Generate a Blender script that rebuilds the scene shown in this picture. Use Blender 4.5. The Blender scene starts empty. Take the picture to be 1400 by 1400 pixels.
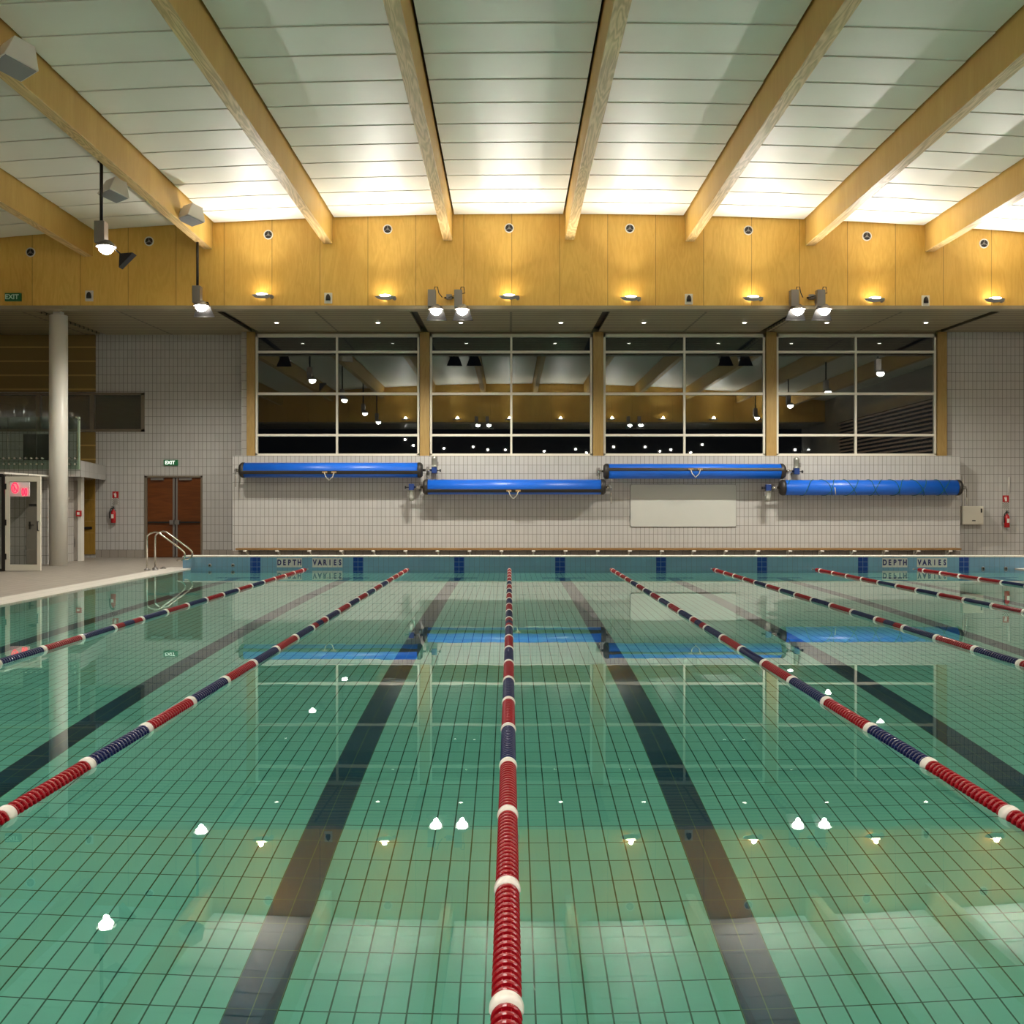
import bpy, bmesh, math, random
from mathutils import Vector, Matrix
random.seed(7)
PI = math.pi
C = bpy.context.scene.collection
scene = bpy.context.scene

# ------------------------------------------------------------------ camera, world, exposure
F = 1408.0; CX = 697.0; CY = 693.0; H = 1.54
cam_d = bpy.data.cameras.new('camera'); cam = bpy.data.objects.new('camera', cam_d); C.objects.link(cam)
cam.location = (0, 0, H); cam.rotation_euler = (PI/2, 0, 0)
cam_d.sensor_width = 36; cam_d.lens = F/1400*36
cam_d.shift_x = (700-CX)/1400; cam_d.shift_y = -(700-CY)/1400
cam_d.clip_start = .05; cam_d.clip_end = 300
scene.camera = cam
w = bpy.data.worlds.new('world'); scene.world = w; w.use_nodes = True
w.node_tree.nodes['Background'].inputs[0].default_value = (.012, .014, .02, 1)
w.node_tree.nodes['Background'].inputs[1].default_value = .15
scene.view_settings.view_transform = 'Standard'; scene.view_settings.look = 'None'
scene.view_settings.gamma = 1; scene.view_settings.use_curve_mapping = False
scene.view_settings.exposure = 0.0
cy = scene.cycles
cy.max_bounces = 14; cy.diffuse_bounces = 5; cy.glossy_bounces = 6; cy.transmission_bounces = 10; cy.transparent_max_bounces = 12
cy.sample_clamp_indirect = 30.0; cy.caustics_refractive = True; cy.caustics_reflective = True
cy.blur_glossy = 1.0; cy.use_denoising = True

FLOOD_W = 900      # hanging floodlights
UP_W = 520         # uplights on the plywood fascia
DOWN_W = 8         # small downlights in the soffit
FLOOD_COL = (1.0, .955, .86); UP_COL = (1.0, .925, .86)

def P(px, py, D):
    return Vector(((px-CX)/F*D, D, H+(CY-py)/F*D))
def XX(px, D): return (px-CX)/F*D
def ZZ(py, D): return H+(CY-py)/F*D

# ------------------------------------------------------------------ materials
M = {}
class NT:
    def __init__(s, name):
        s.m = bpy.data.materials.new(name); s.m.use_nodes = True
        s.t = s.m.node_tree; s.b = s.t.nodes['Principled BSDF']; s.out = s.t.nodes['Material Output']
    def n(s, kind, **kw):
        x = s.t.nodes.new(kind)
        for k, v in kw.items(): setattr(x, k, v)
        return x
    def l(s, a, b): s.t.links.new(a, b)
    def math(s, op, a, b=None):
        x = s.n('ShaderNodeMath', operation=op)
        for i, v in enumerate((a, b)):
            if v is None: continue
            if hasattr(v, 'is_linked'): s.l(v, x.inputs[i])
            else: x.inputs[i].default_value = v
        return x.outputs[0]
    def mix(s, f, a, b):
        x = s.n('ShaderNodeMix', data_type='RGBA')
        for i, v in ((0, f), (6, a), (7, b)):
            if hasattr(v, 'is_linked'): s.l(v, x.inputs[i])
            elif i == 0: x.inputs[0].default_value = v
            else: x.inputs[i].default_value = (*v, 1)
        return x.outputs[2]
    def pos(s):
        g = s.n('ShaderNodeNewGeometry'); sp = s.n('ShaderNodeSeparateXYZ'); s.l(g.outputs['Position'], sp.inputs[0])
        return g, sp.outputs

def srgb(r, g, b):
    f = lambda c: (c/255/12.92) if c/255 <= .04045 else ((c/255+.055)/1.055)**2.4
    return (f(r), f(g), f(b))

def plain(name, col, rough=.5, metal=0.0, spec=.5, var=.0, coat=0):
    t = NT(name); b = t.b
    b.inputs['Roughness'].default_value = rough; b.inputs['Metallic'].default_value = metal
    b.inputs['Specular IOR Level'].default_value = spec
    nz = t.n('ShaderNodeTexNoise'); nz.inputs['Scale'].default_value = 3
    g, p = t.pos(); t.l(g.outputs['Position'], nz.inputs['Vector'])
    d = tuple(c*(1-max(var, .04)) for c in col)
    t.l(t.mix(nz.outputs[0], d, col), b.inputs['Base Color'])
    if coat: b.inputs['Coat Weight'].default_value = coat
    M[name] = t.m; return t.m

def emit(name, col, s):
    t = NT(name); b = t.b
    b.inputs['Base Color'].default_value = (*col, 1)
    b.inputs['Emission Color'].default_value = (*col, 1); b.inputs['Emission Strength'].default_value = s
    M[name] = t.m; return t.m

def tile(name, col, grout, tw, th, axes, gw=.008, gh=.008, rough=.12, jit=.01, var=.06, ox=0, oz=0, spec=.5):
    t = NT(name); b = t.b; g, p = t.pos()
    a = p['XYZ'.index(axes[0])]; c = p['XYZ'.index(axes[1])]
    def edge(v, wd, o, gg):
        q = t.math('DIVIDE', t.math('SUBTRACT', v, o), wd)
        fr = t.math('FRACT', q); e = t.math('MINIMUM', fr, t.math('SUBTRACT', 1.0, fr))
        return t.math('LESS_THAN', e, gg/2/wd), t.math('FLOOR', q)
    e1, c1 = edge(a, tw, ox, gw); e2, c2 = edge(c, th, oz, gh)
    m = t.math('MAXIMUM', e1, e2)
    cb = t.n('ShaderNodeCombineXYZ'); t.l(c1, cb.inputs[0]); t.l(c2, cb.inputs[1])
    wn = t.n('ShaderNodeTexWhiteNoise'); t.l(cb.outputs[0], wn.inputs['Vector'])
    dark = tuple(x*(1-var) for x in col)
    base = t.mix(wn.outputs['Value'], dark, col)
    t.l(t.mix(m, base, grout), b.inputs['Base Color'])
    b.inputs['Specular IOR Level'].default_value = spec
    t.l(t.math('ADD', rough, t.math('MULTIPLY', m, .5)), b.inputs['Roughness'])
    if jit:
        sub = t.n('ShaderNodeVectorMath', operation='SUBTRACT'); t.l(wn.outputs['Color'], sub.inputs[0]); sub.inputs[1].default_value = (.5, .5, .5)
        sc = t.n('ShaderNodeVectorMath', operation='SCALE'); t.l(sub.outputs[0], sc.inputs[0]); sc.inputs['Scale'].default_value = jit*2
        ad = t.n('ShaderNodeVectorMath', operation='ADD'); t.l(sc.outputs[0], ad.inputs[0]); t.l(g.outputs['Normal'], ad.inputs[1])
        nm = t.n('ShaderNodeVectorMath', operation='NORMALIZE'); t.l(ad.outputs[0], nm.inputs[0])
        t.l(nm.outputs[0], b.inputs['Normal'])
    M[name] = t.m; return t.m

def wood(name, c1, c2, scale=(6, 6, .5), rough=.45, joint=None, joff=0, ring=5.0, jaxis=0, spec=.4, rw=.22):
    """plywood / timber: stretched noise grain with arched figure; optional panel joints every `joint` m"""
    t = NT(name); b = t.b; g, p = t.pos()
    mp = t.n('ShaderNodeMapping'); mp.inputs['Scale'].default_value = scale
    t.l(g.outputs['Position'], mp.inputs[0])
    n1 = t.n('ShaderNodeTexNoise'); n1.inputs['Scale'].default_value = .6; n1.inputs['Detail'].default_value = 3; n1.inputs['Distortion'].default_value = .6
    t.l(mp.outputs[0], n1.inputs['Vector'])
    r = t.math('SINE', t.math('MULTIPLY', n1.outputs[0], ring*12))
    r = t.math('ADD', t.math('MULTIPLY', r, .5), .5)
    n2 = t.n('ShaderNodeTexNoise'); n2.inputs['Scale'].default_value = 6; n2.inputs['Detail'].default_value = 4
    t.l(mp.outputs[0], n2.inputs['Vector'])
    n3 = t.n('ShaderNodeTexNoise'); n3.inputs['Scale'].default_value = .7; t.l(g.outputs['Position'], n3.inputs['Vector'])
    f = t.math('ADD', t.math('MULTIPLY', r, rw), t.math('MULTIPLY', n2.outputs[0], .5))
    f = t.math('ADD', f, t.math('MULTIPLY', n3.outputs[0], .35))
    col = t.mix(f, c1, c2)
    if joint:
        q = t.math('DIVIDE', t.math('SUBTRACT', p[jaxis], joff), joint)
        fr = t.math('FRACT', q); e = t.math('MINIMUM', fr, t.math('SUBTRACT', 1.0, fr))
        m = t.math('LESS_THAN', e, .006/joint)
        wn = t.n('ShaderNodeTexWhiteNoise', noise_dimensions='1D'); t.l(t.math('FLOOR', q), wn.inputs['W'])
        col = t.mix(t.math('MULTIPLY', wn.outputs['Value'], .3), col, c1)
        col = t.mix(m, col, tuple(x*.4 for x in c1))
    t.l(col, b.inputs['Base Color']); b.inputs['Roughness'].default_value = rough; b.inputs['Specular IOR Level'].default_value = spec
    M[name] = t.m; return t.m

def stripes(name, col, line, pitch, lw, axis, rough=.45, pitch2=None, axis2=0, spec=.5, metal=0):
    t = NT(name); b = t.b; g, p = t.pos()
    def e(ax, pt, l):
        fr = t.math('FRACT', t.math('DIVIDE', p[ax], pt)); return t.math('LESS_THAN', fr, l/pt)
    m = e(axis, pitch, lw)
    if pitch2: m = t.math('MAXIMUM', m, e(axis2, pitch2, lw*.7))
    t.l(t.mix(m, col, line), b.inputs['Base Color']); b.inputs['Roughness'].default_value = rough
    b.inputs['Specular IOR Level'].default_value = spec; b.inputs['Metallic'].default_value = metal
    M[name] = t.m; return t.m

def glass(name, ior=1.45, col=(1, 1, 1), rough=0):
    t = NT(name); t.t.nodes.remove(t.b)
    g = t.n('ShaderNodeBsdfGlass'); g.inputs['IOR'].default_value = ior; g.inputs['Color'].default_value = (*col, 1); g.inputs['Roughness'].default_value = rough
    t.l(g.outputs[0], t.out.inputs[0]); M[name] = t.m; return t.m

tile('tile_wall', srgb(184, 181, 176), srgb(104, 98, 92), .125, .25, 'XZ', 0.011, .010, rough=.06, jit=.014, ox=.03)
tile('tile_wall_side', srgb(182, 177, 170), srgb(104, 98, 92), .125, .25, 'YZ', 0.011, .010, rough=.06, jit=.014)
tile('tile_skirting', srgb(150, 142, 132), srgb(95, 88, 80), .25, .25, 'XZ', .010, .010, rough=.3, jit=.01)
tile('pool_floor_tile', (.31, .59, .52), (.04, .085, .06), .125, .25, 'XY', .009, .008, rough=.4, jit=0, var=.05, ox=0.0)
tile('pool_line_tile', (.010, .046, .105), (.12, .17, .11), .125, .25, 'XY', .006, .004, rough=.4, jit=0, var=.15)
tile('pool_side_tile', (.40, .60, .54), (.10, .18, .15), .25, .125, 'YZ', .008, .008, rough=.25, jit=0)
tile('pool_end_tile', srgb(108, 146, 170), srgb(92, 116, 126), .125, .25, 'XZ', .008, .008, rough=.2, jit=.006, oz=.055)
tile('target_tile', srgb(28, 62, 132), srgb(90, 120, 150), .125, .125, 'XZ', .008, .008, rough=.2, jit=.006, ox=-.01, oz=.055)
tile('sign_tile', srgb(205, 208, 200), srgb(130, 134, 130), .125, .25, 'XZ', .006, .006, rough=.2, jit=.0, ox=0.0)
tile('deck_tile', srgb(156, 148, 137), srgb(124, 116, 106), .25, .25, 'XY', .008, .008, rough=.42, jit=.004, var=.12)
tile('coping_tile', srgb(214, 208, 198), srgb(150, 144, 136), .25, .25, 'XY', .006, .006, rough=.35, jit=.004)
wood('plywood', srgb(204, 154, 62), srgb(240, 200, 108), (5, 5, .9), .42, joint=1.22, joff=.05, ring=3.5)
wood('beam_ply', srgb(176, 138, 62), srgb(206, 170, 94), (5, 3, .5), .5, ring=1.0, spec=.3)
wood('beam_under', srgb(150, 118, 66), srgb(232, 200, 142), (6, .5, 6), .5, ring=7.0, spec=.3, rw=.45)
wood('timber', srgb(136, 108, 54), srgb(174, 142, 84), (9, 9, .8), .5)
wood('timber_dark', srgb(120, 92, 30), srgb(160, 124, 48), (9, 9, .8), .5)
wood('bench_wood', srgb(112, 82, 46), srgb(150, 116, 72), (.7, 9, 9), .35)
wood('door_wood', srgb(72, 36, 12), srgb(116, 64, 26), (.8, 5, 7), .3, ring=2.5)
plain('ceiling_panel', srgb(226, 226, 214), .5, spec=.35)
plain('dark_void', srgb(20, 18, 14), .8)
stripes('soffit_slat', srgb(156, 144, 112), srgb(84, 76, 56), .30, .09, 1, rough=.4, pitch2=2.54, axis2=0)
plain('soffit_trim', srgb(150, 138, 112), .4)
stripes('slot_dark', (.008, .008, .008), (.02, .02, .02), .4, .02, 1)
stripes('clad', srgb(124, 102, 52), srgb(172, 142, 78), .42, .045, 2, rough=.5)
plain('white_paint', srgb(222, 218, 208), .4)
plain('white_frame', srgb(214, 208, 192), .35)
plain('grey_frame', srgb(126, 116, 100), .35, metal=.3)
plain('grey_door', srgb(150, 142, 132), .5)
plain('dark_metal', srgb(52, 50, 48), .4, metal=.6)
plain('grey_metal', srgb(140, 136, 132), .4, metal=.7)
plain('motor_grey', srgb(150, 150, 140), .35, metal=.5)
plain('motor_blue', srgb(22, 52, 112), .4)
plain('steel', srgb(214, 210, 200), .12, metal=1)
plain('cover_blue', srgb(24, 98, 205), .36, var=.10)
plain('cap_black', srgb(38, 34, 30), .5)
plain('cord_green', srgb(20, 92, 84), .6)
plain('rope_pale', srgb(180, 176, 160), .6)
plain('rope_tan', srgb(150, 120, 80), .6)
plain('float_red', srgb(140, 6, 20), .3, spec=.35)
plain('float_blue', srgb(18, 28, 76), .3, spec=.35)
plain('float_white', srgb(226, 220, 212), .3)
plain('board_white', srgb(188, 188, 180), .22)
plain('red_paint', srgb(176, 26, 30), .35)
plain('navy_paint', srgb(20, 28, 88), .5)
plain('black_paint', srgb(16, 16, 16), .5)
plain('speaker_grey', srgb(150, 150, 152), .6)
plain('louvre', srgb(190, 160, 140), .5)
plain('dark_glass_room', srgb(18, 16, 14), .6)
emit('lamp_white', (1, .96, .90), 45)
emit('uplight_glow', (1, .86, .6), 14)
emit('downlight_glow', (1, .93, .8), 14)
emit('exit_green', srgb(20, 90, 50), .35)
emit('exit_dim', srgb(20, 90, 50), .06)
emit('exit_text', (.9, 1, .9), .9)
emit('sign_red', (1, .03, .10), 1.6)
emit('sign_pale', (.8, .7, .68), .25)
glass('window_glass', 2.1, (.86, .9, .88))
glass('balustrade_glass', 1.5, (.84, .93, .88))
glass('door_glass', 1.45, (.9, .92, .9))

# water: refracting, faintly rippled, green by absorption
t = NT('water'); t.t.nodes.remove(t.b)
g = t.n('ShaderNodeBsdfGlass'); g.inputs['IOR'].default_value = 1.333; g.inputs['Roughness'].default_value = 0
geo = t.n('ShaderNodeNewGeometry')
mp = t.n('ShaderNodeMapping'); mp.inputs['Scale'].default_value = (1.0, .8, 1); t.l(geo.outputs['Position'], mp.inputs[0])
nz = t.n('ShaderNodeTexNoise'); nz.inputs['Scale'].default_value = 2.2; nz.inputs['Detail'].default_value = 2; t.l(mp.outputs[0], nz.inputs['Vector'])
bp = t.n('ShaderNodeBump'); bp.inputs['Strength'].default_value = .25; bp.inputs['Distance'].default_value = .0011
t.l(nz.outputs[0], bp.inputs['Height']); t.l(bp.outputs[0], g.inputs['Normal'])
t.l(g.outputs[0], t.out.inputs['Surface'])
ab = t.n('ShaderNodeVolumeAbsorption'); ab.inputs['Color'].default_value = (.30, .86, .74, 1); ab.inputs['Density'].default_value = .22
t.l(ab.outputs[0], t.out.inputs['Volume'])
M['water'] = t.m

# ------------------------------------------------------------------ mesh helpers
def wloc(o):
    v = Vector()
    while o: v = v+o.location; o = o.parent
    return v
class MB:
    def __init__(s): s.v = []; s.f = []; s.sm = []
    def box(s, x0, x1, y0, y1, z0, z1):
        if x0 > x1: x0, x1 = x1, x0
        if y0 > y1: y0, y1 = y1, y0
        if z0 > z1: z0, z1 = z1, z0
        k = len(s.v)
        s.v += [(x, y, z) for z in (z0, z1) for y in (y0, y1) for x in (x0, x1)]
        for q in ((0, 2, 3, 1), (4, 5, 7, 6), (0, 1, 5, 4), (2, 6, 7, 3), (0, 4, 6, 2), (1, 3, 7, 5)):
            s.f.append(tuple(k+i for i in q)); s.sm.append(False)
        return s
    def hexa(s, pts):   # 8 points: bottom 4 ccw, top 4 ccw
        k = len(s.v); s.v += [tuple(p) for p in pts]
        for q in ((3, 2, 1, 0), (4, 5, 6, 7), (0, 1, 5, 4), (1, 2, 6, 5), (2, 3, 7, 6), (3, 0, 4, 7)):
            s.f.append(tuple(k+i for i in q)); s.sm.append(False)
        return s
    def prism(s, poly, axis, a, b):
        """poly: 2D points; extruded along axis from a to b"""
        def mk(p, t):
            return {'x': (t, p[0], p[1]), 'y': (p[0], t, p[1]), 'z': (p[0], p[1], t)}[axis]
        k = len(s.v); n = len(poly)
        s.v += [mk(p, a) for p in poly] + [mk(p, b) for p in poly]
        s.f.append(tuple(k+i for i in range(n))[::-1]); s.f.append(tuple(k+n+i for i in range(n))); s.sm += [False]*2
        for i in range(n):
            j = (i+1) % n; s.f.append((k+i, k+j, k+n+j, k+n+i)); s.sm.append(False)
        return s
    def lathe(s, a, b, prof, n=20, cap=True, smooth=True):
        """prof: list of (t metres along a->b, radius)"""
        a = Vector(a); b = Vector(b); d = (b-a).normalized()
        u = d.orthogonal().normalized(); w_ = d.cross(u)
        k = len(s.v)
        for (t_, r) in prof:
            for i in range(n):
                an = 2*PI*i/n; s.v.append(tuple(a+d*t_+u*(r*math.cos(an))+w_*(r*math.sin(an))))
        for j in range(len(prof)-1):
            for i in range(n):
                i2 = (i+1) % n
                s.f.append((k+j*n+i, k+j*n+i2, k+(j+1)*n+i2, k+(j+1)*n+i)); s.sm.append(smooth)
        if cap:
            s.f.append(tuple(k+i for i in range(n))[::-1]); s.f.append(tuple(k+(len(prof)-1)*n+i for i in range(n))); s.sm += [False]*2
        return s
    def cyl(s, a, b, r, n=20):
        L = (Vector(b)-Vector(a)).length
        return s.lathe(a, b, [(0, r), (L, r)], n)
    def tube(s, pts, r, n=8):
        pts = [Vector(p) for p in pts]; k = len(s.v); m = len(pts); up = None
        for j, p in enumerate(pts):
            d = (pts[min(j+1, m-1)]-pts[max(j-1, 0)]).normalized()
            if up is None: up = d.orthogonal().normalized()
            up = (up-d*up.dot(d)).normalized(); w_ = d.cross(up)
            for i in range(n):
                an = 2*PI*i/n; s.v.append(tuple(p+up*(r*math.cos(an))+w_*(r*math.sin(an))))
        for j in range(m-1):
            for i in range(n):
                i2 = (i+1) % n; s.f.append((k+j*n+i, k+j*n+i2, k+(j+1)*n+i2, k+(j+1)*n+i)); s.sm.append(True)
        s.f.append(tuple(k+i for i in range(n))[::-1]); s.f.append(tuple(k+(m-1)*n+i for i in range(n))); s.sm += [False]*2
        return s
    def mesh(s, name, mat):
        me = bpy.data.meshes.new(name); me.from_pydata(s.v, [], s.f); me.update()
        for p, q in zip(me.polygons, s.sm): p.use_smooth = q
        bm = bmesh.new(); bm.from_mesh(me); bmesh.ops.recalc_face_normals(bm, faces=bm.faces); bm.to_mesh(me); bm.free()
        if mat: me.materials.append(M[mat])
        return me
    def build(s, name, mat, parent=None, bevel=0):
        me = s.mesh(name, mat)
        if parent: me.transform(Matrix.Translation(-wloc(parent)))
        o = bpy.data.objects.new(name, me); C.objects.link(o)
        if parent: o.parent = parent
        if bevel:
            b = o.modifiers.new('bevel', 'BEVEL'); b.width = bevel; b.segments = 2; b.limit_method = 'ANGLE'
        return o

def tag(o, label, cat, group=None, kind='thing'):
    o['label'] = label; o['category'] = cat; o['kind'] = kind
    if group: o['group'] = group
    return o
def thing(name, label, cat, loc, group=None, kind='thing'):
    o = bpy.data.objects.new(name, None); C.objects.link(o); o.location = loc; o.empty_display_size = .1
    return tag(o, label, cat, group, kind)
def struct(o): o['kind'] = 'structure'; return o
def sroot(name, loc):
    o = bpy.data.objects.new(name, None); C.objects.link(o); o.location = loc; o['kind'] = 'structure'; return o
def dup(root, loc, label, group=None):
    r = root.copy(); C.objects.link(r); r.location = loc; r['label'] = label
    if group: r['group'] = group
    for ch in list(root.children):
        c = ch.copy(); C.objects.link(c); c.parent = r
        for gch in list(ch.children):
            d = gch.copy(); C.objects.link(d); d.parent = c
    return r
def text_obj(txt, name, mat, parent, loc, size, depth=.004, rot=(PI/2, 0, 0), sx=1.0, align='CENTER', bold=.0):
    cu = bpy.data.curves.new(name, 'FONT'); cu.body = txt; cu.size = size; cu.extrude = depth; cu.align_x = align; cu.align_y = 'CENTER'; cu.offset = bold
    tmp = bpy.data.objects.new('tmp', cu); C.objects.link(tmp)
    dg = bpy.context.evaluated_depsgraph_get(); me = bpy.data.meshes.new_from_object(tmp.evaluated_get(dg))
    bpy.data.objects.remove(tmp)
    me.materials.clear(); me.materials.append(M[mat])
    me.transform(Matrix.Translation(loc) @ Matrix.Rotation(rot[2], 4, 'Z') @ Matrix.Rotation(rot[0], 4, 'X') @ Matrix.Diagonal((sx, 1, 1, 1)))
    if parent: me.transform(Matrix.Translation(-wloc(parent)))
    o = bpy.data.objects.new(name, me); C.objects.link(o)
    if parent: o.parent = parent
    return o
def spot(name, loc, target, watt, col, angle=150, blend=.8, r=.1, parent=None):
    d = bpy.data.lights.new(name, 'SPOT'); d.energy = watt; d.color = col; d.spot_size = math.radians(angle); d.spot_blend = blend; d.shadow_soft_size = r
    o = bpy.data.objects.new(name, d); C.objects.link(o); o.location = loc
    o.rotation_euler = (Vector(target)-Vector(loc)).to_track_quat('-Z', 'Y').to_euler()
    return o

# ------------------------------------------------------------------ main dimensions
PX0, PX1, PY0, PY1 = -7.9, 12.5, .5, 25.5      # pool inner edges
XL, XR = -17.0, 19.0                            # hall side walls
FY, FYB = 26.2, -1.5                            # fascia planes (far, behind camera)
YB = -6.5
DECK = .02
WY = 30.3                                       # window plane
def zc(x): return 8.97-.00317*(x-.9)**2
BEAMX = [-13.78, -10.72, -7.68, -4.63, -1.58, 1.52, 4.58, 7.64, 10.68, 13.72, 16.76]
def depth_at(y): return 2.06 if y < 5.5 else max(1.35, 2.06-(y-5.5)*.71/13.5)

# ------------------------------------------------------------------ floor, pool
m = MB()
m.box(XL, PX0-.65, YB, 31.6, -.25, DECK); m.box(PX1+.5, XR, YB, 31.6, -.25, DECK)
m.box(PX0-.65, PX1+.5, YB, PY0-.4, -.25, DECK); m.box(PX0-.65, PX1+.5, PY1+.45, 31.6, -.25, DECK)
struct(m.build('floor', 'deck_tile'))
m = MB(); m.box(PX0-.65, PX0, PY0-.4, PY1+.45, -.25, DECK+.001)
struct(m.build('trim_1', 'coping_tile'))
m = MB(); m.box(PX1, PX1+.5, PY0-.4, PY1+.45, -.25, DECK+.001); struct(m.build('trim_2', 'coping_tile'))
m = MB(); m.box(PX0, PX1, PY0-.4, PY0, -.25, DECK+.001); struct(m.build('trim_3', 'coping_tile'))
# pool floor (profiled) and side walls
m = MB(); prof = [(PY0, depth_at(PY0)), (5.5, 2.06), (19, 1.35), (PY1, 1.35)]
poly = [(y, -d) for y, d in prof]+[(PY1, -2.4), (PY0, -2.4)]
m.prism(poly, 'x', PX0, PX1); struct(m.build('pool_floor', 'pool_floor_tile'))
for nm, a, b in (('wall_pool_left', PX0-.3, PX0), ('wall_pool_right', PX1, PX1+.3)):
    m = MB(); m.box(a, b, PY0, PY1, -2.4, -.01 if a > 0 else -.01); struct(m.build(nm, 'pool_side_tile'))
m = MB(); m.box(PX0, PX1, PY0-.3, PY0, -2.4, -.01); struct(m.build('wall_pool_near', 'pool_end_tile'))
m = MB(); m.box(PX0-.2, PX1+2.5, PY1, PY1+.45, -2.4, .295); struct(m.build('wall_pool_far', 'pool_end_tile'))
m = MB(); m.box(PX0-.2, PX1+2.5, PY1-.012, PY1+.47, .295, .325); struct(m.build('trim_4', 'coping_tile'))
# lane lines on the pool floor and target strips on the end wall
def zf(y):
    return -depth_at(y)
lanes = [-6.3, -3.75, -1.25, 1.25, 3.75, 6.25, 8.75, 11.25]
n = 5
for x in lanes:
    m = MB(); h = .004
    ys = [2.2, 5.5, 19, 23.7]
    for a, b in zip(ys[:-1], ys[1:]):
        za, zb = zf(a), zf(b)
        m.hexa([(x-.125, a, za-.01), (x+.125, a, za-.01), (x+.125, b, zb-.01), (x-.125, b, zb-.01),
                (x-.125, a, za+h), (x+.125, a, za+h), (x+.125, b, zb+h), (x-.125, b, zb+h)])
    m.box(x-.5, x+.5, 23.7, 23.95, -1.36, -1.35+h)
    struct(m.build('trim_%d' % n, 'pool_line_tile')); n += 1
    m = MB(); m.box(x-.125, x+.125, PY1-.004, PY1+.01, -1.3, .292); struct(m.build('trim_%d' % n, 'target_tile')); n += 1
# water body
m = MB(); m.box(PX0-.03, PX1+.03, PY0-.03, PY1+.03, -2.35, 0)
tag(m.build('pool_water', 'water'), 'clear green still pool water reflecting the ceiling and windows', 'water', kind='stuff')
# depth signs
def depth_sign(px, wrd, lab):
    x0 = XX(px, PY1); nn = len(wrd)
    r = thing('depth_sign', lab, 'sign', (x0, PY1-.006, .05), 'pale tile words on the pool end wall')
    # each tile pale with its own letter
    for i, ch in enumerate(wrd):
        t_ = MB().box(x0+i*.125+.003, x0+(i+1)*.125-.003, PY1-.008, PY1+.01, .045, .27).build('letter_tile', 'board_white', r)
        text_obj(ch, 'letter', 'navy_paint', t_, (x0+(i+.5)*.125, PY1-.0095, .158), .185, .002, sx=.74, bold=.009)
depth_sign(378.5, 'DEPTH', 'pale tiled word DEPTH in navy letters, left end of pool wall')
depth_sign(427, 'VARIES', 'pale tiled word VARIES in navy letters, left end of pool wall')
depth_sign(1206, 'DEPTH', 'pale tiled word DEPTH in navy letters, right end of pool wall')
depth_sign(1253.5, 'VARIES', 'pale tiled word VARIES in navy letters, right end of pool wall')
# inlet fittings
for i, (px, py) in enumerate(((287, 774), (318.5, 774), (1344, 778), (1375, 778))):
    c = P(px, py-1, PY1)
    r = thing('inlet_fitting', ['left', 'right', 'left', 'right'][i]+' of two round water inlets, '+('left' if i < 2 else 'right')+' end of blue pool wall', 'pool inlet', (c.x, PY1, c.z), 'round inlets in the pool end wall')
    MB().lathe((c.x, PY1+.01, c.z), (c.x, PY1-.03, c.z), [(0, .045), (.02, .045), (.03, .03)], 16).build('inlet_ring', 'grey_metal', r)
    MB().cyl((c.x, PY1-.005, c.z), (c.x, PY1-.026, c.z), .02, 12).build('nozzle', 'dark_metal', r)

# ------------------------------------------------------------------ ceiling and fascias
m = MB()
bx = [XL]+BEAMX+[XR]
for a, b in zip(bx[:-1], bx[1:]):
    a2 = a+(.12+.05 if a != XL else 0); b2 = b-(.12+.05 if b != XR else 0)
    if b2-a2 < .2: continue
    y = 26.15
    while y > FYB+.05:
        y1 = max(y-1.015, FYB+.02)
        k = 3
        for j in range(k):
            xa = a2+(b2-a2)*j/k; xb = a2+(b2-a2)*(j+1)/k
            m.hexa([(xa, y1, zc(xa)), (xb, y1, zc(xb)), (xb, y, zc(xb)+.012), (xa, y, zc(xa)+.012),
                    (xa, y1, zc(xa)+.06), (xb, y1, zc(xb)+.06), (xb, y, zc(xb)+.07), (xa, y, zc(xa)+.07)])
        y -= 1.033
struct(m.build('ceiling', 'ceiling_panel'))
m = MB()
for j in range(24):
    xa = XL+(XR-XL)*j/24; xb = XL+(XR-XL)*(j+1)/24
    m.hexa([(xa, YB, zc(xa)+.22), (xb, YB, zc(xb)+.22), (xb, 31.5, zc(xb)+.22), (xa, 31.5, zc(xa)+.22),
            (xa, YB, zc(xa)+.3), (xb, YB, zc(xb)+.3), (xb, 31.5, zc(xb)+.3), (xa, 31.5, zc(xa)+.3)])
struct(m.build('ceiling_void', 'dark_void'))
bl = ['furthest left, mostly out of the picture', 'far left, second from the picture edge, behind the hanging lamp', 'carrying two white speakers on its right face',
      'fourth from left, ending above the leftmost blue roll', 'left of centre, steepest pale underside on the left', 'first to the right of centre',
      'second to the right of centre, ending left of the right floodlight pair', 'third to the right of centre, ending above the right floodlight pair',
      'fourth to the right of centre, ending near the right edge', 'outside right, mostly out of view', 'furthest right']
for x, l in zip(BEAMX, bl):
    z = zc(x)
    o = MB().box(x-.12, x+.12, FYB, FY, z-.64, z+.2).build('roof_beam', 'beam_ply', None, .012)
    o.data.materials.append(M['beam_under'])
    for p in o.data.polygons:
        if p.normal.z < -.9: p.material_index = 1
    tag(o, 'timber roof beam, '+l, 'roof beam', 'long timber roof beams')
def fascia(y0, y1, name):
    m = MB(); k = 36
    for j in range(k):
        xa = XL+(XR-XL)*j/k; xb = XL+(XR-XL)*(j+1)/k
        m.hexa([(xa, y0, 6.66), (xb, y0, 6.66), (xb, y1, 6.66), (xa, y1, 6.66), (xa, y0, zc(xa)+.2), (xb, y0, zc(xb)+.2), (xb, y1, zc(xb)+.2), (xa, y1, zc(xa)+.2)])
    struct(m.build(name, 'plywood'))
fascia(FY, FY+.3, 'wall_fascia_far'); fascia(FYB-.3, FYB, 'wall_fascia_near')
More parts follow.
